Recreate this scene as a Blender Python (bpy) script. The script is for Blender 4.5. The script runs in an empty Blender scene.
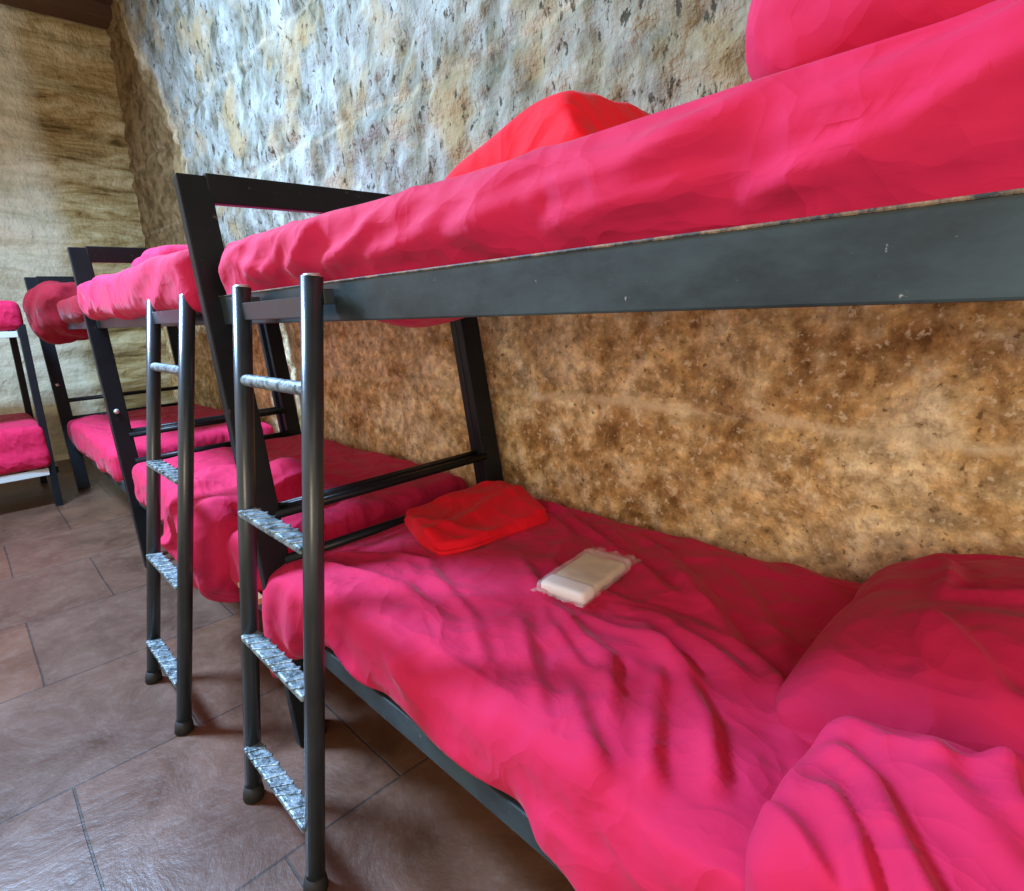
import bpy, bmesh, math, random
from mathutils import Vector, Matrix, noise
random.seed(4)
S = bpy.context.scene
COL = S.collection
V = Vector

# ---------------------------------------------------------------- materials
class NT:
    def __init__(s, name):
        m = bpy.data.materials.new(name); m.use_nodes = True
        s.m = m; s.t = m.node_tree; s.b = s.t.nodes['Principled BSDF']
    def n(s, typ, **kw):
        o = s.t.nodes.new(typ)
        for k, v in kw.items():
            if k.startswith('i_'):
                o.inputs[k[2:].replace('_', ' ')].default_value = v
            else: setattr(o, k, v)
        return o
    def l(s, a, b): s.t.links.new(a, b)
    def coord(s, scale=(1, 1, 1), rot=(0, 0, 0), loc=(0, 0, 0)):
        g = s.n('ShaderNodeNewGeometry'); m = s.n('ShaderNodeMapping')
        m.inputs['Scale'].default_value = scale; m.inputs['Rotation'].default_value = rot
        m.inputs['Location'].default_value = loc
        s.l(g.outputs['Position'], m.inputs['Vector']); return m.outputs[0]
    def noise(s, vec, scale, detail=6, rough=.6, dist=0):
        o = s.n('ShaderNodeTexNoise', i_Scale=scale, i_Detail=detail, i_Roughness=rough, i_Distortion=dist)
        s.l(vec, o.inputs['Vector']); return o.outputs['Fac']
    def ramp(s, fac, stops, interp='LINEAR'):
        o = s.n('ShaderNodeValToRGB'); cr = o.color_ramp; cr.interpolation = interp
        while len(cr.elements) < len(stops): cr.elements.new(.5)
        for e, (p, c) in zip(cr.elements, stops):
            e.position = p; e.color = (*c, 1) if len(c) == 3 else c
        s.l(fac, o.inputs[0]); return o.outputs[0]
    def mix(s, fac, a, b, mode='MIX'):
        o = s.n('ShaderNodeMix', data_type='RGBA', blend_type=mode)
        for v, i in ((fac, 0), (a, 6), (b, 7)):
            if hasattr(v, 'is_linked') or hasattr(v, 'links'): s.l(v, o.inputs[i])
            elif i == 0: o.inputs[0].default_value = v
            else: o.inputs[i].default_value = (*v, 1)
        return o.outputs[2]
    def math(s, op, a, b=0, clamp=False):
        o = s.n('ShaderNodeMath', operation=op, use_clamp=clamp)
        for v, i in ((a, 0), (b, 1)):
            if hasattr(v, 'links'): s.l(v, o.inputs[i])
            else: o.inputs[i].default_value = v
        return o.outputs[0]
    def bump(s, h, strength=.5, dist=.01, prev=None):
        o = s.n('ShaderNodeBump', i_Strength=strength, i_Distance=dist)
        s.l(h, o.inputs['Height'])
        if prev: s.l(prev, o.inputs['Normal'])
        return o.outputs[0]
    def fin(s, col=None, rough=None, nrm=None, **kw):
        b = s.b
        if col is not None:
            if hasattr(col, 'links'): s.l(col, b.inputs['Base Color'])
            else: b.inputs['Base Color'].default_value = (*col, 1)
        if rough is not None:
            if hasattr(rough, 'links'): s.l(rough, b.inputs['Roughness'])
            else: b.inputs['Roughness'].default_value = rough
        if nrm is not None: s.l(nrm, b.inputs['Normal'])
        for k, v in kw.items(): b.inputs[k.replace('_', ' ')].default_value = v
        return s.m

def cloth(name, c, c2):
    t = NT(name); v = t.coord()
    f = t.noise(v, 5, 3)
    col = t.mix(f, c, c2)
    w = t.noise(t.coord((1, 1, 1)), 420, 2)
    h1 = t.bump(w, .12, .001)
    h2 = t.bump(t.noise(t.coord((1, 1.6, 1.1), (0, 0, .6)), 7, 3, .5, .6), .30, .02, h1)
    wv = t.noise(t.coord(), 3.0, 3)
    mp = t.n('ShaderNodeVectorMath', operation='ADD'); sc = t.n('ShaderNodeVectorMath', operation='SCALE')
    nz = t.n('ShaderNodeTexNoise', i_Scale=2.6, i_Detail=3.0); t.l(t.coord(), nz.inputs['Vector']); t.l(nz.outputs['Color'], sc.inputs[0]); sc.inputs['Scale'].default_value = .55
    t.l(t.coord((1, 1.7, 1), (0, 0, .62)), mp.inputs[0]); t.l(sc.outputs[0], mp.inputs[1])
    vo = t.n('ShaderNodeTexVoronoi', feature='F1', i_Scale=5.5); t.l(mp.outputs[0], vo.inputs['Vector'])
    vo2 = t.n('ShaderNodeTexVoronoi', feature='F1', i_Scale=13.0); t.l(mp.outputs[0], vo2.inputs['Vector'])
    h2 = t.bump(vo.outputs['Distance'], .5, .035, h2); h2 = t.bump(vo2.outputs['Distance'], .38, .014, h2)
    return t.fin(col, .82, h2, Specular_IOR_Level=.2, Sheen_Weight=.06, Sheen_Roughness=.4)
RED = cloth('red_bed_cloth', (.53, .013, .072), (.60, .020, .092))
RED2 = cloth('bright_red_cloth', (.74, .006, .020), (.78, .009, .028))
DRED = cloth('deep_red_cloth', (.17, .003, .012), (.24, .006, .018))

def paint():
    t = NT('black_bed_paint'); v = t.coord()
    chips = t.ramp(t.noise(v, 38, 5, .7), [(.0, (0, 0, 0)), (.66, (0, 0, 0)), (.72, (1, 1, 1))])
    col = t.mix(t.noise(v, 6, 4), (.005, .007, .009), (.014, .019, .024))
    col = t.mix(chips, col, (.10, .085, .06))
    r = t.ramp(t.noise(v, 14, 5), [(.3, (.28,) * 3), (.8, (.42,) * 3)])
    return t.fin(col, r, t.bump(t.noise(v, 60, 4), .12, .002), Specular_IOR_Level=.2)
PAINT = paint()
def rail_mat():
    t = NT('scuffed_blue_black_rail_paint'); v = t.coord((.5, 1, 1))
    col = t.mix(t.ramp(t.noise(v, 9, 6, .65), [(.35, (0, 0, 0)), (.7, (1, 1, 1))]), (.008, .014, .017), (.040, .066, .072))
    chips = t.ramp(t.noise(t.coord(), 55, 5, .75), [(.0, (0, 0, 0)), (.66, (0, 0, 0)), (.72, (1, 1, 1))])
    col = t.mix(chips, col, (.30, .30, .27))
    return t.fin(col, .38, t.bump(t.noise(v, 50, 4), .15, .002), Specular_IOR_Level=.4)
RAIL = rail_mat()
def edge_mat():
    t = NT('bare_worn_rail_lip'); v = t.coord()
    c = t.ramp(t.noise(v, 30, 5, .8), [(.46, (.02, .025, .025)), (.60, (.22, .14, .07)), (.72, (.4, .3, .2))])
    return t.fin(c, .6)
LIP = edge_mat()
LADDER = (lambda t: t.fin(t.mix(t.noise(t.coord(), 18, 5), (.012, .017, .021), (.032, .045, .053)), .28,
          t.bump(t.noise(t.coord(), 70, 3), .1, .002), Metallic=.0, Specular_IOR_Level=.6))(NT('ladder_tube_paint'))
TREAD = (lambda t: t.fin(t.ramp(t.noise(t.coord(), 45, 5, .75), [(.38, (.03, .05, .06)), (.60, (.30, .40, .44))]), .4,
          t.bump(t.noise(t.coord(), 90, 3), .6, .004), Metallic=.3))(NT('worn_bare_tread_metal'))
STEEL = NT('bare_steel').fin((.6, .6, .58), .35, Metallic=.6)
WHITE = NT('white_painted_rail').fin((.55, .62, .62), .45)
RUBBER = NT('black_rubber').fin((.012, .012, .012), .7)
WOODSLAT = (lambda t: t.fin(t.mix(t.noise(t.coord((1, 8, 8)), 4, 4), (.42, .28, .13), (.6, .44, .24)), .6))(NT('pale_slat_wood'))

def stone(name, grey_top=True, far=False):
    t = NT(name)
    v = t.coord()
    g = t.n('ShaderNodeNewGeometry'); sp = t.n('ShaderNodeSeparateXYZ'); t.l(g.outputs['Position'], sp.inputs[0])
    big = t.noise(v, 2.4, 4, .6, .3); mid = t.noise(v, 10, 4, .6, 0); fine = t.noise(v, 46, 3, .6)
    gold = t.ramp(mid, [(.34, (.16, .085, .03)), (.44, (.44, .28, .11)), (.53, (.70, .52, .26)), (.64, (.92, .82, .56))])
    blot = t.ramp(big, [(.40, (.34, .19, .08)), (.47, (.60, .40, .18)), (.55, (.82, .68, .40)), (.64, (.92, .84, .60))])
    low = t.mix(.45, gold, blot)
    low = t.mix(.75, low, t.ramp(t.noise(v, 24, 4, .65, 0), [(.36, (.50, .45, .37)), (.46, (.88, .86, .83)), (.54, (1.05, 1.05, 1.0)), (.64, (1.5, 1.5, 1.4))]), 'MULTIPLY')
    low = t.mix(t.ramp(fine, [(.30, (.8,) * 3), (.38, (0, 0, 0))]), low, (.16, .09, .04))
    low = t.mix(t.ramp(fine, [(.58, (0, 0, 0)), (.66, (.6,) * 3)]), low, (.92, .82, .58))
    # upper rock: grey with cool daylight painted in, ochre patches, dark pits stretched upright
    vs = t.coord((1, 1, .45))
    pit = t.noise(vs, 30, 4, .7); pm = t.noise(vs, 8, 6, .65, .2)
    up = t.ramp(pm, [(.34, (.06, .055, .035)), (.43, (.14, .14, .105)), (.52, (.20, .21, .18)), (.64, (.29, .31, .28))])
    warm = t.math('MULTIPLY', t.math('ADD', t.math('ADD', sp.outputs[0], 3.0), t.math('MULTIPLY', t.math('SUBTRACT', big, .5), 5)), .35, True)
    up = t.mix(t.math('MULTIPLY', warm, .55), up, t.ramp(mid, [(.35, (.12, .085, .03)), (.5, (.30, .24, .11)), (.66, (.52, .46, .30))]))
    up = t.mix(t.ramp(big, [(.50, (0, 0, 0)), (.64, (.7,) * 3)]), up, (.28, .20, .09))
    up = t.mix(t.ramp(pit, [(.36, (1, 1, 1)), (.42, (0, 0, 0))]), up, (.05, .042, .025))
    if far:
        vl = t.coord((1, .6, 3.2))
        ly = t.noise(vl, 3.2, 7, .7, .5)
        col = t.ramp(ly, [(.34, (.14, .10, .035)), (.45, (.40, .31, .13)), (.56, (.58, .52, .28)), (.68, (.76, .72, .46))])
        # window light painted as a paler wall colour beyond an irregular edge
        yy = t.math('ADD', sp.outputs[1], t.math('MULTIPLY', t.math('SUBTRACT', big, .5), .35))
        k = t.ramp(t.math('MULTIPLY', t.math('ADD', yy, .46), -6, False), [(.0, (0, 0, 0)), (1, (1, 1, 1))])
        col = t.mix(k, col, t.ramp(ly, [(.3, (.55, .55, .36)), (.6, (.85, .86, .66))]))
    else:
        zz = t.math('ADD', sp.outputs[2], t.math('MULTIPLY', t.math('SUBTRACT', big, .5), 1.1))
        kz = t.math('MULTIPLY', t.math('SUBTRACT', zz, 1.35), 3.5, True)  # height split between warm-lit gold and daylit grey, held in the colour
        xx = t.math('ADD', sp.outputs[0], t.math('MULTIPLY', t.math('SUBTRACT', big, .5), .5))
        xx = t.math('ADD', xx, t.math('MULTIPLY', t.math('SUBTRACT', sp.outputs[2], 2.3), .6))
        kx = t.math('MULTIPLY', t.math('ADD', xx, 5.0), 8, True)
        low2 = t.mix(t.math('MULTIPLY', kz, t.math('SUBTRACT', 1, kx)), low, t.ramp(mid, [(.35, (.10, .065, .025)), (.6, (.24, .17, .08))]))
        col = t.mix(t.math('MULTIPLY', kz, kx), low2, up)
        # joints between the courses
        jz = t.math('SUBTRACT', sp.outputs[2], t.math('MULTIPLY', t.math('SUBTRACT', t.noise(v, 3, 3), .5), .10))
        fr = t.math('ABSOLUTE', t.math('SUBTRACT', t.math('FRACT', t.math('DIVIDE', t.math('ADD', jz, .845), .595)), .0))
        d = t.math('MINIMUM', fr, t.math('SUBTRACT', 1, fr))
        jm = t.math('SUBTRACT', 1, t.math('MULTIPLY', d, 30), True)
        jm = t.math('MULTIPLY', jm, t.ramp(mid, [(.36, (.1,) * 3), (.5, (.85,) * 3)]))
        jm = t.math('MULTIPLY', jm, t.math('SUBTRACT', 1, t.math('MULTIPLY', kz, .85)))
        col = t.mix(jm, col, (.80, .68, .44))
    b = t.bump(mid, .7, .04); b = t.bump(t.noise(v, 22, 4, .6), .6, .016, b); b = t.bump(pit, .45, .014, b)
    return t.fin(col, .92, b, Specular_IOR_Level=.15)
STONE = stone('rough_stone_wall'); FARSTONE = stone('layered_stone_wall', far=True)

def floor_mat():
    t = NT('old_terracotta_tiles')
    g = t.n('ShaderNodeNewGeometry'); m = t.n('ShaderNodeMapping')
    m.inputs['Rotation'].default_value = (0, 0, math.pi / 2); t.l(g.outputs['Position'], m.inputs['Vector'])
    br = t.n('ShaderNodeTexBrick', offset=.5)
    mm = t.n('ShaderNodeMapping'); mm.inputs['Location'].default_value = (.15, 1.87 - .003, 0)
    # texture y runs along world X (sign kept), rows 0.655 m
    t.l(m.outputs[0], mm.inputs['Vector'])
    wob = t.n('ShaderNodeTexNoise', i_Scale=2.0); t.l(g.outputs['Position'], wob.inputs['Vector'])
    add = t.n('ShaderNodeMixRGB', blend_type='LINEAR_LIGHT'); add.inputs[0].default_value = .006
    t.l(mm.outputs[0], add.inputs[1]); t.l(wob.outputs['Color'], add.inputs[2])
    t.l(add.outputs[0], br.inputs['Vector'])
    for k, vv in (('Scale', 1), ('Mortar Size', .0035), ('Mortar Smooth', .3), ('Bias', 0), ('Brick Width', .66), ('Row Height', .655)):
        br.inputs[k].default_value = vv
    br.inputs['Color1'].default_value = (.115, .055, .030, 1); br.inputs['Color2'].default_value = (.095, .055, .036, 1)
    br.inputs['Mortar'].default_value = (.035, .028, .024, 1)
    v = t.coord()
    n1 = t.noise(v, 3.5, 7, .65, .5); n2 = t.noise(v, 22, 6, .7)
    c = t.mix(.7, br.outputs['Color'], t.ramp(n1, [(.3, (.45, .4, .38)), (.7, (1.5, 1.45, 1.4))]), 'MULTIPLY')
    c = t.mix(t.ramp(n2, [(.5, (0, 0, 0)), (.75, (.35,) * 3)]), c, (.19, .14, .11))
    inv = t.math('SUBTRACT', 1, br.outputs['Fac'])
    b = t.bump(inv, .7, .006); b = t.bump(n2, .25, .004, b); b = t.bump(n1, .3, .02, b)
    r = t.ramp(n1, [(.3, (.30,) * 3), (.7, (.48,) * 3)])
    return t.fin(c, r, b, Specular_IOR_Level=.6)
FLOOR = floor_mat()
BEAM = (lambda t: t.fin(t.mix(t.noise(t.coord((6, 1, 6)), 4, 5), (.05, .025, .012), (.15, .08, .04)), .75))(NT('dark_ceiling_timber'))
def plastic():
    t = NT('clear_plastic_wrap')
    m = t.fin((1, 1, 1), .12, t.bump(t.noise(t.coord(), 90, 3), .6, .004))
    tr = t.n('ShaderNodeBsdfTransparent'); mx = t.n('ShaderNodeMixShader'); mx.inputs[0].default_value = .22
    out = t.t.nodes['Material Output']
    t.l(tr.outputs[0], mx.inputs[1]); t.l(t.b.outputs[0], mx.inputs[2]); t.l(mx.outputs[0], out.inputs[0])
    return m
PLASTIC = plastic()
PAPER = (lambda t: t.fin(t.mix(t.noise(t.coord(), 30, 4), (.50, .43, .28), (.66, .59, .43)), .8))(NT('cream_folded_paper_cloth'))
PAPERW = NT('white_paper_cuff').fin((.85, .85, .82), .7)

# ---------------------------------------------------------------- mesh helpers
def obj(name, bm, mat, parent=None, smooth=True):
    me = bpy.data.meshes.new(name)
    bm.normal_update(); bm.to_mesh(me); bm.free()
    if mat: me.materials.append(mat)
    if smooth:
        for p in me.polygons: p.use_smooth = True
    o = bpy.data.objects.new(name, me); COL.objects.link(o)
    if parent: o.parent = parent
    return o
def thing(name, loc, label, cat, group=None):
    o = bpy.data.objects.new(name, None); COL.objects.link(o); o.location = loc
    o.empty_display_size = .1
    o['label'] = label; o['category'] = cat
    if group: o['group'] = group
    return o
def tag(o, label, cat, group=None):
    o['label'] = label; o['category'] = cat
    if group: o['group'] = group
    return o
def local(o, parent):
    """vertices were written in world metres: shift them into the parent's frame"""
    o.data.transform(Matrix.Translation(-parent.location)); return o
def rest(o, z=None):
    """put the origin of a one-mesh thing at its base"""
    vs = o.data.vertices; n = len(vs)
    c = V((sum(v.co.x for v in vs) / n, sum(v.co.y for v in vs) / n, min(v.co.z for v in vs)))
    o.data.transform(Matrix.Translation(-c)); o.location = c; return o

def hexa(bm, a, b, w, d, up=V((0, 1, 0)), bev=.004):
    """rectangular bar from a to b: w across, d along 'up'"""
    a, b = V(a), V(b); ax = (b - a).normalized(); u = (up - ax * up.dot(ax)).normalized(); s = ax.cross(u)
    t = bmesh.new(); vs = []
    for p in (a, b):
        for sx, sy in ((-1, -1), (1, -1), (1, 1), (-1, 1)):
            vs.append(t.verts.new(p + s * (sx * w / 2) + u * (sy * d / 2)))
    for f in ((0, 1, 2, 3), (7, 6, 5, 4), (0, 4, 5, 1), (1, 5, 6, 2), (2, 6, 7, 3), (3, 7, 4, 0)):
        t.faces.new([vs[i] for i in f])
    bmesh.ops.recalc_face_normals(t, faces=t.faces)
    if bev: bmesh.ops.bevel(t, geom=t.edges[:], offset=bev, segments=2, affect='EDGES', profile=.6)
    me = bpy.data.meshes.new('tmp'); t.to_mesh(me); t.free(); bm.from_mesh(me); bpy.data.meshes.remove(me)
def tube(bm, pts, r, seg=14, cap=True):
    pts = [V(p) for p in pts]; rings = []
    for i, p in enumerate(pts):
        d = (pts[min(i + 1, len(pts) - 1)] - pts[max(i - 1, 0)]).normalized()
        h = V((0, 0, 1)) if abs(d.z) < .9 else V((1, 0, 0))
        u = d.cross(h).normalized(); w = d.cross(u)
        rr = r[i] if isinstance(r, (list, tuple)) else r
        rings.append([bm.verts.new(p + u * math.cos(2 * math.pi * k / seg) * rr + w * math.sin(2 * math.pi * k / seg) * rr) for k in range(seg)])
    for a, b in zip(rings, rings[1:]):
        for k in range(seg): bm.faces.new((a[k], a[(k + 1) % seg], b[(k + 1) % seg], b[k]))
    if cap: bm.faces.new(rings[0]); bm.faces.new(rings[-1][::-1])
    bmesh.ops.recalc_face_normals(bm, faces=bm.faces)

def softbox(lo, hi, r, cell, disp=None):
    """closed rounded box in world metres, gridded at 'cell', each vertex moved by disp(p, n)"""
    lo, hi = V(lo), V(hi); n = [max(3, round((hi[i] - lo[i]) / cell)) for i in range(3)]
    bm = bmesh.new(); d = {}
    r3 = [min(r, (hi[i] - lo[i]) / 2 * .98) for i in range(3)]
    def vert(i, j, k):
        key = (i, j, k)
        if key in d: return d[key]
        p = V([lo[a] + (hi[a] - lo[a]) * (key[a] / n[a]) for a in range(3)])
        q = V([min(max(p[a], lo[a] + r3[a]), hi[a] - r3[a]) for a in range(3)])
        e = V([(p[a] - q[a]) / r3[a] for a in range(3)])
        if e.length > 1e-6:
            m = max(abs(x) for x in e); nn = e.normalized()
            e = nn * m
            p = q + V([e[a] * r3[a] for a in range(3)])
        else: nn = V((0, 0, 1))
        if disp: p = p + disp(p, nn)
        d[key] = bm.verts.new(p); return d[key]
    a, b, c = n
    for i in range(a):
        for j in range(b):
            for k, fl in ((0, 1), (c, 0)):
                f = [vert(i, j, k), vert(i + 1, j, k), vert(i + 1, j + 1, k), vert(i, j + 1, k)]
                bm.faces.new(f[::-1] if fl else f)
    for i in range(a):
        for k in range(c):
            for j, fl in ((0, 0), (b, 1)):
                f = [vert(i, j, k), vert(i + 1, j, k), vert(i + 1, j, k + 1), vert(i, j, k + 1)]
                bm.faces.new(f[::-1] if fl else f)
    for j in range(b):
        for k in range(c):
            for i, fl in ((0, 1), (a, 0)):
                f = [vert(i, j, k), vert(i, j + 1, k), vert(i, j + 1, k + 1), vert(i, j, k + 1)]
                bm.faces.new(f[::-1] if fl else f)
    for _ in range(1): bmesh.ops.smooth_vert(bm, verts=bm.verts, factor=.5, use_axis_x=True, use_axis_y=True, use_axis_z=True)
    return bm
def sm(a, b, x):
    t = min(max((x - a) / (b - a), 0), 1); return t * t * (3 - 2 * t)
def ridge(p):
    a = noise.noise(p) * 2.6; return 1 / (1 + a * a * 6)
def folds(p, dirv, s, seed, stretch=3.2):
    """long creases running along dirv"""
    d = V(dirv).normalized(); a = p.dot(d); q = p - d * a
    q = q + V((noise.noise(p * 3 + V((seed, 0, 0))), noise.noise(p * 3 + V((0, seed, 5))), 0)) * .05
    w = q * s + d * (a * s / stretch) + V((seed * 3.1, seed * 1.7, seed))
    return ridge(w) ** 1.3
def crease(x, y, line, w, amp, lee=.4):
    """raised fold along a polyline with a valley beside it"""
    best = 9; L = len(line) - 1; out = 0; w = w * 1.05; amp = amp * 1.2
    for i in range(L):
        ax, ay = line[i]; bx, by = line[i + 1]; dx, dy = bx - ax, by - ay; ll = dx * dx + dy * dy
        t = min(max(((x - ax) * dx + (y - ay) * dy) / ll, 0), 1)
        ex, ey = x - ax - dx * t, y - ay - dy * t; dist = math.hypot(ex, ey)
        if dist < best:
            best = dist; sg = 1 if dx * ey - dy * ex > 0 else -1
            u = (i + t) / L; tp = sm(0, .22, u) * (1 - sm(.78, 1, u))
            out = (math.exp(-(dist / w) ** 2) - lee * math.exp(-((dist * sg - 1.5 * w) / w) ** 2)) * amp * tp
    return out if best < w * 5 else 0

# ---------------------------------------------------------------- setting
def joint_depth(x, z):
    jz = z + .10 * (noise.noise(V((x * 1.2, 7, z * 1.2))))
    row = (jz + .845) / .595; fr = row - math.floor(row); d = min(fr, 1 - fr) * .595
    rx = (x + .3 + (.55 if int(math.floor(row)) % 2 else 0) + .08 * noise.noise(V((z * 2, 3, x)))) / 1.13
    fx = rx - math.floor(rx); dx = min(fx, 1 - fx) * 1.13
    return -.014 * math.exp(-(d / .022) ** 2) - .014 * math.exp(-(dx / .022) ** 2)
def rough(x, z, s=1):
    p = V((x, 0, z))
    h = .045 * noise.noise(p * 1.3) + .026 * noise.noise(p * 4 + V((3, 1, 0)))
    k = sm(1.3, 1.9, z)
    q = V((x, 0, z * .55))
    h += (.010 + .012 * k) * noise.noise(p * 11) + (.006 + .011 * k) * noise.noise(q * 26 + V((9, 0, 0)))
    h -= .016 * k * max(0, noise.noise(q * 17 + V((0, 4, 0))) - .12) * 2
    return h * s
def wall_grid(name, u0, u1, z0, z1, cell, fn, mat):
    bm = bmesh.new(); nu = round((u1 - u0) / cell); nz = round((z1 - z0) / cell)
    g = [[bm.verts.new(fn(u0 + (u1 - u0) * i / nu, z0 + (z1 - z0) * j / nz)) for j in range(nz + 1)] for i in range(nu + 1)]
    for i in range(nu):
        for j in range(nz): bm.faces.new((g[i][j], g[i + 1][j], g[i + 1][j + 1], g[i][j + 1]))
    # thickness: a back sheet 0.3 m behind
    o = obj(name, bm, mat); o['kind'] = 'structure'; return o
def back_wall(x, z):
    edge = -5.15 - .6 * (z - 2.3) + .18 * noise.noise(V((0, 5, z * 2.3))) + .07 * noise.noise(V((4, 5, z * 7)))
    thick = .12 * sm(edge - .10, edge + .04, x)
    lump = .10 * math.exp(-((x + 4.55 + .45 * (z - 2.9)) / .16) ** 2) * sm(2.2, 2.6, z)
    y = .145 - thick - rough(x, z) * .8 - joint_depth(x, z) - (.03 * lump)
    return V((x, y, z))
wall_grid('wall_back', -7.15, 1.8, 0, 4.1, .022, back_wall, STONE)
def far_wall(y, z):
    h = .05 * noise.noise(V((0, y * 1.2, z * 3))) + .035 * noise.noise(V((4, y * 1.5, z * 8))) + .015 * noise.noise(V((8, y * 9, z * 16)))
    return V((-7.0 + h, y, z))
o = wall_grid('wall_left', -3.6, .25, 0, 4.1, .035, far_wall, FARSTONE)
bm = bmesh.new(); hexa(bm, (-7.3, -1.65, -.05), (1.9, -1.65, -.05), 4.1, .1, V((0, 0, 1)), 0)
o = obj('floor', bm, FLOOR, smooth=False); o['kind'] = 'structure'
bm = bmesh.new(); hexa(bm, (-7.3, -1.65, 4.13), (1.9, -1.65, 4.13), 4.1, .1, V((0, 0, 1)), 0)
o = obj('ceiling', bm, BEAM, smooth=False); o['kind'] = 'structure'
bm = bmesh.new(); hexa(bm, (-6.84, -3.6, 4.06), (-6.84, .2, 4.06), .24, .2, V((0, 0, 1)), .015)
o = obj('trim_1', bm, BEAM, smooth=False); o['kind'] = 'structure'

# ---------------------------------------------------------------- bunk beds
W = .95; ZR = 1.33; HR = .078; LEAN = .16
def bed(hx, fx, label, post_y=0.0):
    """hx = head end X at rail height, fx = foot end X"""
    t = thing('bunk_bed', (hx, -W / 2, 0), label, 'bunk bed', 'black metal bunk beds in a row along the stone wall')
    def P(name, bm, mat=PAINT, smooth=False, parent=None):
        return local(obj(name, bm, mat, None, smooth), t)
    def part(name, bm, mat=PAINT, smooth=False):
        o = local(obj(name, bm, mat, None, smooth), t); o.parent = t; return o
    for y in (-W + .005, -.055):
        bm = bmesh.new()
        top = V((hx - LEAN * (1.66 - 1.3), y, 1.65)); bot = V((hx + LEAN * 1.3, y, 0.0))
        hexa(bm, bot, top, .036, .085, V((0, 1, 0)), .005)
        part('post', bm)
    bm = bmesh.new(); tx = hx - LEAN * .32
    hexa(bm, (tx, -W + .035, 1.62), (tx, -.085, 1.62), .036, .078, V((0, 0, 1)), .005); part('top_bar', bm)
    for z, r in ((.70, .014), (.56, .018)):
        bm = bmesh.new(); x = hx - LEAN * (z - 1.3)
        tube(bm, [(x + .014, -W + .03, z), (x + .014, -.085, z)], r); part('end_rail', bm, smooth=True)
        if z == .56:
            bm = bmesh.new(); tube(bm, [(x + .01, -W + .03, z - .055), (x + .01, -.085, z - .055)], .014); part('end_rail', bm, smooth=True)
        else:
            bm = bmesh.new(); tube(bm, [(x - .03, -W + .03, z + .004), (x - .03, -.085, z + .004)], .010); part('end_rail', bm, smooth=True)
    for y in (-W + .03, -.06):
        bm = bmesh.new(); hexa(bm, (fx + .03 + LEAN * 1.3 - .03, y, 0), (fx + .03 - .03, y, ZR - .012), .036, .06, V((0, 1, 0)), .004); part('foot_post', bm)
    bm = bmesh.new(); tube(bm, [(fx + LEAN * .6, -W + .05, .70), (fx + LEAN * .6, -.08, .70)], .014); part('end_rail', bm, smooth=True)
    # side rails: deep plate with a turned lip top and bottom
    for y, s in ((-W, 1), (-.04, -1)):
        x0 = hx + .012
        bm = bmesh.new(); hexa(bm, (x0, y + .012 * s, ZR - HR / 2), (fx, y + .012 * s, ZR - HR / 2), .012, HR, V((0, 0, 1)), .003)
        hexa(bm, (x0, y + .035 * s, ZR - HR + .004), (fx, y + .035 * s, ZR - HR + .004), .055, .006, V((0, 0, 1)), 0)
        r = part('side_rail', bm, RAIL)
        bm = bmesh.new(); hexa(bm, (x0, y + .011 * s, ZR - .001), (fx, y + .011 * s, ZR - .002), .014, .004, V((0, 0, 1)), .002)
        l = local(obj('rail_lip', bm, LIP, None, False), t); l.parent = r
        l['label'] = 'worn bare edge along the top of the rail'
        bm = bmesh.new(); xx = hx + LEAN * .95
        hexa(bm, (xx, y + .012 * s, .365), (fx, y + .012 * s, .365), .02, .06, V((0, 0, 1)), .004)
        part('side_rail', bm, RAIL)
    for z in (ZR - HR + .012, .352):
        bm = bmesh.new(); x = min(hx, fx) + .3
        xx = x
        while xx < fx - .08:
            hexa(bm, (xx, -W + .03, z), (xx, -.05, z), .06, .014, V((0, 0, 1)), 0); xx += .19
        if abs(hx + 3.62) < .01 and z < 1: hexa(bm, (fx - .12, -W - .012, .402), (fx + .06, -W - .012, .402), .022, .02, V((0, 0, 1)), .003)
        part('slat_base', bm, WOODSLAT)
    for z in ((.83,) if hx < -3 else ()):
        bm = bmesh.new(); x = hx - LEAN * (z - 1.3)
        tube(bm, [(x + .018, -W + .0, z), (x + .026, -W + .0, z)], [.014, .010]); part('bolt', bm, STEEL, True)
    return t
bed(-1.75, .30, 'black metal bunk bed nearest the camera, its long upper rail crossing the whole picture')
bed(-3.62, -1.80, 'middle black metal bunk bed, behind the nearest one and with the smaller ladder')
b3 = bed(-5.80, -3.74, 'farthest black metal bunk bed of the wall row, under the dark red bundle')
# loose end of a slat sticking out at the foot of bed two is part of that base

def bed_cross():
    t = thing('bunk_bed', (-5.6, -2.05, 0), 'bunk bed with white rails set crosswise at the far left edge', 'bunk bed')
    def part(name, bm, mat, smooth=False):
        o = local(obj(name, bm, mat, None, smooth), t); o.parent = t; return o
    for x in (-5.2, -6.1):
        for y in (-1.12, -3.05):
            bm = bmesh.new(); hexa(bm, (x, y - .03, 0), (x, y, 1.30), .05, .045, V((0, 1, 0)), .004); part('post', bm, PAINT)
        for z, h in ((1.235, .04), (.265, .05)):
            bm = bmesh.new(); hexa(bm, (x + .015, -1.15, z), (x + .015, -3.05, z), .02, h, V((0, 0, 1)), .003)
            o = part('side_rail', bm, WHITE); o['label'] = 'white side rail'
    for y in (-1.12, -3.05):
        for z in (1.235, .265):
            bm = bmesh.new(); hexa(bm, (-5.2, y, z), (-6.1, y, z), .03, .05, V((0, 0, 1)), .003); part('end_rail', bm, PAINT)
    for z in (1.24, .27):
        bm = bmesh.new(); y = -1.3
        while y > -3:
            hexa(bm, (-5.2, y, z), (-6.1, y, z), .06, .012, V((0, 0, 1)), 0); y -= .2
        part('slat_base', bm, WOODSLAT)
bed_cross()

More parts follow.
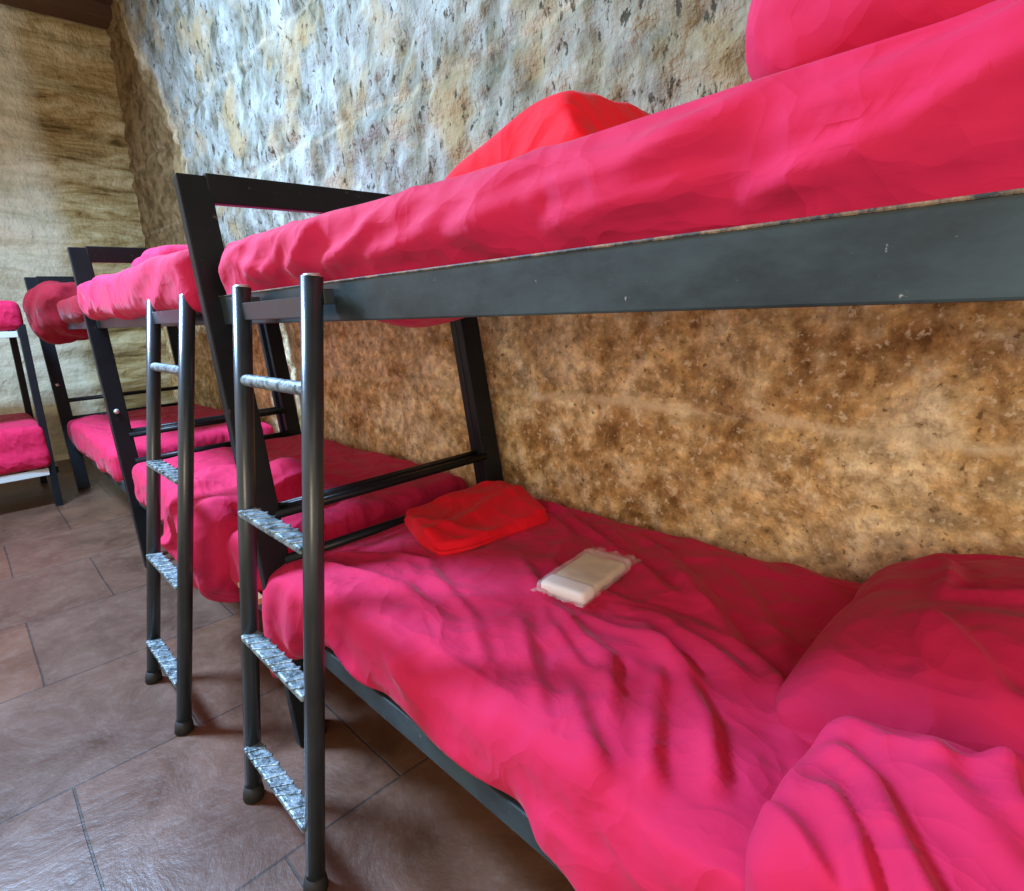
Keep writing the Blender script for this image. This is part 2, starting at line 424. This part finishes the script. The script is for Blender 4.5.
# ---------------------------------------------------------------- ladders
def ladder(x0, x1, yf, label):
    t = thing('bunk_ladder', ((x0 + x1) / 2, yf, 0), label, 'ladder')
    def part(name, bm, mat, smooth=True):
        o = local(obj(name, bm, mat, None, smooth), t); o.parent = t; return o
    yt = -.985; zt = 1.338
    Y = lambda z: yf + (yt - yf) * z / zt
    for x in (x0, x1):
        bm = bmesh.new(); tube(bm, [(x, Y(.02), .02), (x, Y(.7), .7), (x, Y(zt), zt)], .0215, 18); r = part('rail', bm, LADDER)
        bm = bmesh.new(); tube(bm, [(x, Y(zt), zt - .002), (x, Y(zt), zt + .006)], [.0205, .015], 18); c = part('end_cap', bm, STEEL); c['label'] = 'bare steel end cap'
        c.parent = r
        bm = bmesh.new(); tube(bm, [(x, Y(0), 0), (x, Y(.02), .018), (x, Y(.035), .04)], [.027, .027, .0225], 18); f = part('rubber_foot', bm, RUBBER); f.parent = r
        bm = bmesh.new(); hexa(bm, (x, yt + .012, 1.30), (x, -W - .001, 1.30), .03, .03, V((0, 0, 1)), .002)
        h = part('hook', bm, LADDER, False)
    bm = bmesh.new(); hexa(bm, (x0 + .01, Y(1.28), 1.282), (x1 - .01, Y(1.28), 1.282), .012, .04, V((0, 0, 1)), .002); part('top_bar', bm, LADDER, False)
    for z in (1.122, .798, .472, .158):
        bm = bmesh.new(); y = Y(z)
        n = 26; pts = []
        for i in range(n + 1):
            x = x0 + .008 + (x1 - x0 - .016) * i / n
            pts.append((x, y, z))
        if z > 1:
            tube(bm, pts, .0145, 14)
        else:
            # flat step with a ribbed grip
            hexa(bm, (x0 + .008, y - .004, z), (x1 - .008, y - .004, z), .044, .016, V((0, 0, 1)), .005)
            k = 8
            for i in range(k):
                x = x0 + .035 + (x1 - x0 - .07) * i / (k - 1)
                hexa(bm, (x - .008 - .008 * (i % 3), y - .027, z + .008), (x + .014, y + .018, z + .008), .012, .006, V((0, 0, 1)), .002)
            tube(bm, [(x0 + .01, y - .004, z - .012), (x1 - .01, y - .004, z - .012)], .009, 10)
        part('rung', bm, TREAD, z > 1)['label'] = 'worn metal rung'
    return t
ladder(-1.450, -1.082, -1.155, 'near black tube ladder with worn steps leaning on the nearest bunk')
ladder(-2.255, -1.880, -1.212, 'smaller black ladder further back, leaning on the middle bunk')

# ---------------------------------------------------------------- bedding
def mattress(lo, hi, r, cell, fn, mat, label, name='mattress', cat='mattress'):
    o = obj(name, softbox(lo, hi, r, cell, fn), mat); return tag(rest(o), label, cat)

# near lower mattress with its loose wrinkled sheet
FOLDS = [
 ([(-.864, -.153), (-.603, -.363), (-.43, -.513), (-.327, -.572), (-.26, -.649), (-.239, -.71)], .020, .019),
 ([(-.714, -.574), (-.586, -.585), (-.468, -.645), (-.378, -.729), (-.314, -.826), (-.286, -.887)], .018, .017),
 ([(-.752, -.524), (-.561, -.537), (-.431, -.571), (-.347, -.623)], .016, .014),
 ([(-.52, -.64), (-.465, -.745), (-.401, -.86), (-.346, -.924)], .016, .013),
 ([(-1.44, -.068), (-1.223, -.114), (-.952, -.245), (-.747, -.349), (-.596, -.43)], .018, .013),
 ([(-1.114, -.454), (-.93, -.564), (-.765, -.647), (-.605, -.709), (-.50, -.80)], .018, .014),
 ([(-.799, -.607), (-.633, -.616), (-.494, -.61), (-.40, -.66)], .013, .012),
 ([(-1.06, -.30), (-.95, -.47), (-.80, -.53)], .018, .010),
 ([(-.70, -.12), (-.52, -.26), (-.40, -.40), (-.33, -.50)], .020, .010),
 ([(-.62, -.80), (-.52, -.88), (-.42, -.95)], .014, .010),
 ([(-.85, -.70), (-.72, -.80), (-.55, -.93)], .016, .010),
 ([(-1.60, -.80), (-1.35, -.70), (-1.20, -.66)], .016, .012),
 ([(-.98, -.10), (-.74, -.22), (-.55, -.36), (-.40, -.52)], .014, .010),
 ([(-.86, -.50), (-.70, -.50), (-.52, -.50), (-.38, -.56)], .012, .009),
 ([(-.88, -.60), (-.78, -.68), (-.62, -.76), (-.45, -.80)], .013, .010),
 ([(-1.30, -.64), (-1.12, -.72), (-.92, -.78), (-.72, -.90)], .015, .009),
 ([(-1.45, -.12), (-1.18, -.20), (-1.0, -.30)], .014, .010),
 ([(-.60, -.68), (-.55, -.76), (-.47, -.86)], .012, .009),
 ([(-1.62, -.86), (-1.40, -.84), (-1.15, -.80), (-.95, -.84)], .018, .012),
]
def low1(p, n):
    d = V((0, 0, 0))
    if n.z > .2:
        h = sum(crease(p.x, p.y, l, w, a) for l, w, a in FOLDS)
        k = sm(-1.3, -.4, p.x)
        h += (.005 + .010 * k) * folds(p, (.75, -.65, 0), 5, 2.0, 4) + (.002 + .004 * k) * folds(p, (.9, -.3, 0), 9, 5.0, 4)
        h += .010 * noise.noise(p * 3)
        h += .004 * (noise.noise(p * 12))
        d.z += h * sm(.2, .7, n.z)
        d.z -= .025 * sm(-1.25, -1.6, p.x) * sm(.2, .9, n.z)
    if n.y < -.2:
        d.y -= .022 * folds(V((p.x, p.y * .3, p.z)), (.6, 0, -.35), 5.5, 1.0) * sm(-.2, -.8, n.y) - .004
        d.y -= .008 * noise.noise(p * 7)
    if p.z < .44 and n.y < -.3 and p.x > -.62:
        d.z -= sm(-.62, -.40, p.x) * (.055 + .015 * noise.noise(V((p.x * 6, 0, 0)))); d.y -= .014 * sm(-.62, -.45, p.x)
    # corner of the sheet hanging over the foot end
    c = sm(-1.36, -1.58, p.x)
    if n.y < -.1 and c > 0:
        f = sm(.56, .40, p.z)
        d.z -= .135 * f * c
        d.y -= (.030 + .020 * math.sin(p.x * 38)) * f * c
    if n.x < -.2:
        d.z -= .10 * sm(.56, .40, p.z) * sm(-.5, -.75, p.y); d.x -= .035 * sm(.58, .42, p.z) * sm(-.4, -.8, p.y)
    return d
mattress((-1.665, -.965, .392), (.29, -.03, .580), .065, .0085, low1, RED,
         'large lower mattress of the nearest bunk in a wrinkled pink-red sheet, packet lying on it')

UPF = [([(-.32, 1.335), (-.22, 1.365), (-.10, 1.405), (.05, 1.45)], .010, .014),
 ([(-.75, 1.37), (-.55, 1.40), (-.38, 1.415), (-.22, 1.44)], .014, .010),
 ([(-.55, 1.345), (-.40, 1.37), (-.28, 1.385)], .012, .008),
 ([(-1.15, 1.35), (-.98, 1.39), (-.86, 1.44)], .014, .012), ([(-1.28, 1.35), (-1.16, 1.40), (-1.08, 1.455)], .014, .012),
 ([(-1.42, 1.36), (-1.30, 1.40), (-1.24, 1.455)], .016, .012), ([(-1.0, 1.345), (-.80, 1.375), (-.70, 1.41)], .014, .010),
 ([(-1.62, 1.42), (-1.45, 1.38), (-1.32, 1.36)], .016, .010), ([(-.25, 1.40), (-.12, 1.435), (0, 1.45)], .012, .008)]
def up1(p, n):
    d = V((0, 0, 0))
    if n.y < -.1:
        k = sm(-.1, -.7, n.y)
        d.y += k * (.018 - .012 * folds(V((p.x, 0, p.z * 1.0)), (.9, 0, .42), 6, 3.0, 3.5) + .008 * noise.noise(V((p.x * 3, 1, p.z * 6)))
                    - .008 * folds(V((p.x, 0, p.z)), (.6, 0, .7), 12, 8.0, 3) * sm(-.6, -1.2, p.x))
        d.y -= k * sum(crease(p.x, p.z, l, w_, a) for l, w_, a in UPF)
        b = sm(1.375, 1.335, p.z)
        d.y += .035 * b * sm(-1.75, -1.3, p.x)
    if n.z > .2: d.z += .012 * noise.noise(V((p.x * 2.3, p.y * 3, 5))) + .005 * folds(p, (1, -.5, 0), 9, 1.2)
    if n.z < -.2 :
        d.z -= .006 * noise.noise(p * 5) + .042 * math.exp(-((p.x + 1.0) / .16) ** 2 - ((p.y + .80) / .10) ** 2)
    return d
mattress((-1.715, -.962, 1.272), (.29, -.04, 1.462), .05, .012, up1, RED,
         'long upper mattress of the nearest bunk in a taut red and pink sheet')

def up2(p, n):
    d = V((0, 0, 0))
    if n.y < -.1: d.y -= .016 * folds(V((p.x, 0, p.z)), (.9, 0, .3), 7, 6.0) + .01 * noise.noise(p * 5)
    if n.z > .2: d.z += .010 * noise.noise(p * 4)
    d.z += .012 * noise.noise(V((p.x * 3, 4, 1)))
    return d
mattress((-3.60, -1.00, 1.29), (-1.815, -.05, 1.475), .055, .022, up2, RED,
         'upper mattress of the middle bunk in a pale pink lit sheet')
def low2(p, n):
    d = V((0, 0, 0))
    if n.z > .2: d.z += .010 * noise.noise(p * 4) + .010 * folds(p, (1, -.4, 0), 7, 4)
    if n.y < -.1:
        d.y -= .016 * folds(V((p.x, 0, p.z)), (.5, 0, -.6), 7, 9.0)
        d.z -= .05 * sm(.5, .4, p.z) * (.6 + .5 * noise.noise(V((p.x * 4, 0, 3))))
    return d
mattress((-3.38, -.965, .39), (-1.80, -.03, .575), .055, .018, low2, RED,
         'lower mattress of the middle bunk, behind both ladders and half in shade')
mattress((-5.74, -.965, 1.28), (-3.90, -.05, 1.44), .05, .03, up2, DRED,
         'upper mattress of the farthest wall bunk, beside the dark red bundle')
mattress((-5.55, -.965, .39), (-3.83, -.03, .575), .05, .03, low2, RED,
         'lower mattress of the farthest wall bunk, behind the leaning grey post')
def cross(p, n): return V((.012 * noise.noise(p * 5), 0, .008 * noise.noise(p * 4)))
mattress((-6.1, -3.0, 1.262), (-5.165, -1.10, 1.46), .05, .03, cross, RED,
         'upper mattress of the crosswise bunk at the far left edge')
def crossl(p, n):
    return V((.02 * folds(V((0, p.y, p.z)), (0, 1, .06), 6, 3.0, 5) * (1 if n.x > .2 else 0), 0, .008 * noise.noise(p * 4)))
mattress((-6.1, -3.0, .292), (-5.155, -1.0 - .13, .61), .05, .025, crossl, RED,
         'thick lower mattress of the crosswise bunk at the far left edge')

# pillow and blanket at the near end of the lower bed
SEAMS = [
 ([(-.26, -.16), (-.15, -.20), (-.138, -.36), (-.03, -.35), (.10, -.34)], .016, .016),
 ([(-.18, -.40), (-.10, -.52), (-.03, -.61), (.10, -.64)], .018, .018),
 ([(-.25, -.10), (-.10, -.09), (.10, -.06)], .02, .010),
]
def pil1(p, n):
    d = V((0, 0, 0))
    # a pillow is fat in the middle and thin at the edges
    u = (p.x - .04) / .36; v = (p.y + .345) / .335
    fat = max(0, (1 - u ** 4)) ** .6 * max(0, (1 - v ** 4)) ** .6
    d.z = max(0, p.z - .57) * (fat - 1) * .75
    if n.z > 0:
        d.z += .055 * sm(-.30, .10, p.x) * fat * n.z
        d.z += sum(crease(p.x, p.y, l, w, a) for l, w, a in SEAMS) * sm(.1, .6, n.z)
        d.z += .010 * noise.noise(p * 6) + .006 * folds(p, (.4, -.9, 0), 9, 2)
    d.x += .012 * noise.noise(V((p.y * 5, 3, 1))); d.y += .012 * noise.noise(V((p.x * 5, 8, 1)))
    return d
o = obj('pillow', softbox((-.305, -.69, .525), (.29, -.04, .73), .07, .0085, pil1), RED)
tag(rest(o), 'big plump red pillow against the stone wall at the right edge', 'pillow')
BF = [
 ([(-.10, -.70), (-.06, -.80), (.02, -.88), (.12, -.92)], .02, .014),
 ([(-.20, -.78), (-.12, -.84), (-.04, -.95), (.0, -1.02)], .018, .018),
 ([(-.17, -.85), (-.11, -.92), (-.07, -1.0)], .013, .016),
 ([(-.02, -.72), (.0, -.80), (.06, -.86)], .02, .022),
 ([(-.23, -.72), (-.08, -.76), (.08, -.74)], .018, .014),
 ([(-.245, -.88), (-.16, -.95), (-.1, -1.0)], .013, .014),
]
def blk1(p, n):
    d = V((0, 0, 0))
    d.z += .016 * noise.noise(p * 7) + .012 * folds(p, (.5, -.85, 0), 4, 7, 4)
    if n.z > .1:
        d.z += sum(crease(p.x, p.y, l, w, a) for l, w, a in BF) * sm(.1, .6, n.z)
        d.z += .03 * math.exp(-((p.x - .02) ** 2 + (p.y + .80) ** 2) / .02)
    d.x += .02 * noise.noise(V((p.y * 5, 3, p.z * 3))); d.y += .014 * noise.noise(V((p.x * 7, 8, p.z * 5)))
    if n.z < .2 and p.y < -.9: d.z -= .06 * sm(.62, .57, p.z)
    return d
o = obj('blanket', softbox((-.215, -.99, .53), (.29, -.66, .685), .06, .0065, blk1), RED)
tag(rest(o), 'crumpled pink blanket bunched in front of the big pillow, lower right corner', 'blanket')

# folded blanket near the far end of the lower bed
def shear(lo, hi, rot, c, base):
    R = Matrix.Rotation(rot, 3, 'Z'); c = V(c)
    def f(p, n):
        d = base(p, n); q = R @ (p + d); return q + c - p
    return f
def fold1(p, n):
    d = V((0, 0, 0))
    # wedge: thicker on the wall side where the folds stack up
    if n.z > 0:
        d.z += .012 * noise.noise(p * 5 + V((2, 2, 0))) + .014 * folds(p, (.9, .5, 0), 6, 3) * sm(.3, .9, n.z)
    q = abs(p.x / .19) ** 3 * abs(p.y / .22) ** 3; d.x -= p.x * .11 * q; d.y -= p.y * .11 * q
    if n.z > 0: d.z += .012 * math.exp(-((p.x + .3 * p.y - .02) / .035) ** 2) - .014 * (p.x / .19 - p.y / .22)* .5
    d.x += .03 * noise.noise(V((p.y * 4, 0, 2))) + .06 * (p.y / .25) * -.6; d.y += .02 * noise.noise(V((p.x * 5, 3, 2)))
    if abs(n.z) < .7: d += V((n.x, n.y, 0)) * .006 * math.sin(p.z * 140)
    return d
o = obj('folded_blanket', softbox((-.19, -.22, 0), (.19, .22, .045), .021, .008,
        shear(None, None, -.30, (-1.38, -.37, .574), fold1)), RED2)
tag(rest(o), 'bright red folded blanket on the lower bed beside the black end rails', 'blanket')

# packet of paper linen in a clear wrapper
pk = thing('linen_packet', (-.825, -.482, .592), 'cream packet in clear plastic wrap lying on the wrinkled lower sheet', 'packet')
A = math.radians(96)   # long axis direction
def pk_obj(name, bm, mat):
    o = obj(name, bm, mat); o.parent = pk; o.matrix_local = Matrix.Rotation(A, 4, 'Z') @ Matrix.Rotation(math.radians(-1), 4, 'Y'); return o
o = pk_obj('paper_linen', softbox((-.105, -.062, 0), (.095, .062, .026), .012, .004,
       lambda p, n: V((0, 0, .003 * noise.noise(p * 30) - (.004 * math.exp(-((p.x + .055) / .004) ** 2) if n.z > .5 else 0)))), PAPER)
o = pk_obj('paper_cuff', softbox((-.112, -.064, -.002), (-.058, .064, .030), .012, .004), PAPERW); o['label'] = 'white cuff at one end'
bm = softbox((-.125, -.070, -.003), (.112, .070, .033), .014, .004, lambda p, n: n * .002 * noise.noise(p * 40))
for sx, L in ((1, .055), (-1, .016)):
    x0 = .10 if sx > 0 else -.118
    g = []
    for i in range(9):
        row = []
        for j in range(25):
            u = i / 8; v = j / 24 - .5
            row.append(bm.verts.new((x0 + sx * L * u, v * (.132 + .02 * u), .013 + (.004 * math.sin(v * 21 + 1) + .003 * math.sin(v * 55)) * u)))
        g.append(row)
    for i in range(8):
        for j in range(24): bm.faces.new((g[i][j], g[i + 1][j], g[i + 1][j + 1], g[i][j + 1]))
pk_obj('wrapper', bm, PLASTIC)['label'] = 'clear crinkled plastic wrapper with sealed ends'

# on the near upper bed
def wedge(p, n):
    d = V((0, 0, 0))
    k = (.18 + .82 * sm(-1.12, -.68, p.x)) * sm(-1.09, -1.0, p.x) * (1 - .75 * sm(-.67, -.58, p.x))
    d.z += max(0, p.z - 1.462) * (k - 1)
    if n.z > 0:
        d.z += 0 + .010 * noise.noise(p * 7) + .008 * folds(p, (1, .3, 0), 7, 3)
    d.y += .02 * noise.noise(V((p.x * 5, 3, 2)))
    return d
o = obj('folded_blanket', softbox((-1.08, -.74, 1.462), (-.575, -.44, 1.612), .05, .013, wedge), RED2)
tag(rest(o), 'red folded blanket lying on the upper bed of the nearest bunk', 'blanket')
def pil2(p, n):
    u = (p.x - .0) / .45; v = (p.y + .45) / .4
    fat = max(0, 1 - u ** 4) ** .5
    d = V((0, 0, 0))
    d.z += max(0, p.z - 1.48) * (fat - 1) * .75
    if n.z > 0: d.z += .014 * noise.noise(p * 6) + .010 * folds(p, (.3, .8, 0), 7, 3)
    return d
o = obj('pillow', softbox((-.345, -.84, 1.462), (.28, -.30, 1.66), .09, .015, pil2), RED)
tag(rest(o), 'red pillow on the upper bed at the top right corner', 'pillow')
# middle upper bed
def pil3(p, n):
    return V((.01 * noise.noise(p * 5), 0, (.014 * noise.noise(p * 6) + .01 * folds(p, (1, .4, 0), 6, 2)) * (1 if n.z > 0 else 0)))
o = obj('pillow', softbox((-3.5, -.78, 1.478), (-2.95, -.25, 1.60), .065, .02, pil3), RED)
tag(rest(o), 'pink pillow on the upper bed of the middle bunk by its headboard', 'pillow')
# middle lower bed: blanket dragged over the front corner
def drag(p, n):
    d = V((0, 0, 0)); f = 1
    d += n * (.045 * noise.noise(p * 4.5 + V((1, 2, 3))) + .022 * folds(p, (.3, -.3, .8), 6, 3, 2.5))
    d.z += .07 * sm(-2.45, -2.0, p.x) * sm(-.95, -.75, p.y) * (1 if n.z > 0 else 0)
    d.z += .10 * sm(-2.15, -2.5, p.x) * (1 if n.z < .2 else 0) * sm(.5, .3, p.z)
    return d
o = obj('blanket', softbox((-2.52, -1.035, .27), (-1.99, -.60, .665), .10, .013, drag), RED)
tag(rest(o), 'crumpled magenta blanket hanging over the front corner of the middle lower bed', 'blanket')
def bund(p, n):
    return n * (.05 * noise.noise(p * 4) + .05 * folds(p, (.3, .5, .6), 5, 7, 2))
o = obj('blanket', softbox((-5.10, -1.07, 1.20), (-4.55, -.72, 1.515), .13, .02, bund), DRED)
tag(rest(o), 'dark red blanket bundle spilling off the farthest wall bunk, far left', 'blanket')

# ---------------------------------------------------------------- light
def area(name, loc, target, size, power, col, sy=None):
    L = bpy.data.lights.new(name, 'AREA'); L.energy = power; L.color = col; L.size = size
    if sy: L.shape = 'RECTANGLE'; L.size_y = sy
    o = bpy.data.objects.new(name, L); COL.objects.link(o); o.location = loc
    o.rotation_euler = (V(target) - V(loc)).to_track_quat('-Z', 'Y').to_euler(); return o
area('skylight_daylight', (-3.7, -2.15, 3.6), (-2.6, -1.0, .9), .6, 310, (.44, .66, 1.0), .8)
area('warm_fill', (1.2, -3.2, 1.6), (-.8, -.2, .8), 1.1, 25, (1.0, .80, .58))  # added warm fill to brighten the wall under the bunk, source unseen
w = bpy.data.worlds.new('world'); S.world = w; w.use_nodes = True
w.node_tree.nodes['Background'].inputs[0].default_value = (1.0, .88, .74, 1)
w.node_tree.nodes['Background'].inputs[1].default_value = .66

# ---------------------------------------------------------------- camera
cam = bpy.data.cameras.new('camera'); co = bpy.data.objects.new('camera', cam); COL.objects.link(co)
cam.sensor_fit = 'HORIZONTAL'; cam.sensor_width = 36; cam.lens = 36 * 570.26 / 1024; cam.clip_start = .05
fw = V((-.70117836, .67293872, -.23558947)); r = V((.6994834, .71326292, -.04448581)); u = r.cross(fw)
M = Matrix((r, u, -fw)).transposed().to_4x4(); M.translation = V((0, -1.51143, 1.264076)); co.matrix_world = M
S.camera = co
vs = S.view_settings; vs.view_transform = 'Standard'; vs.look = 'None'; vs.gamma = 1; vs.exposure = .62; vs.use_curve_mapping = False
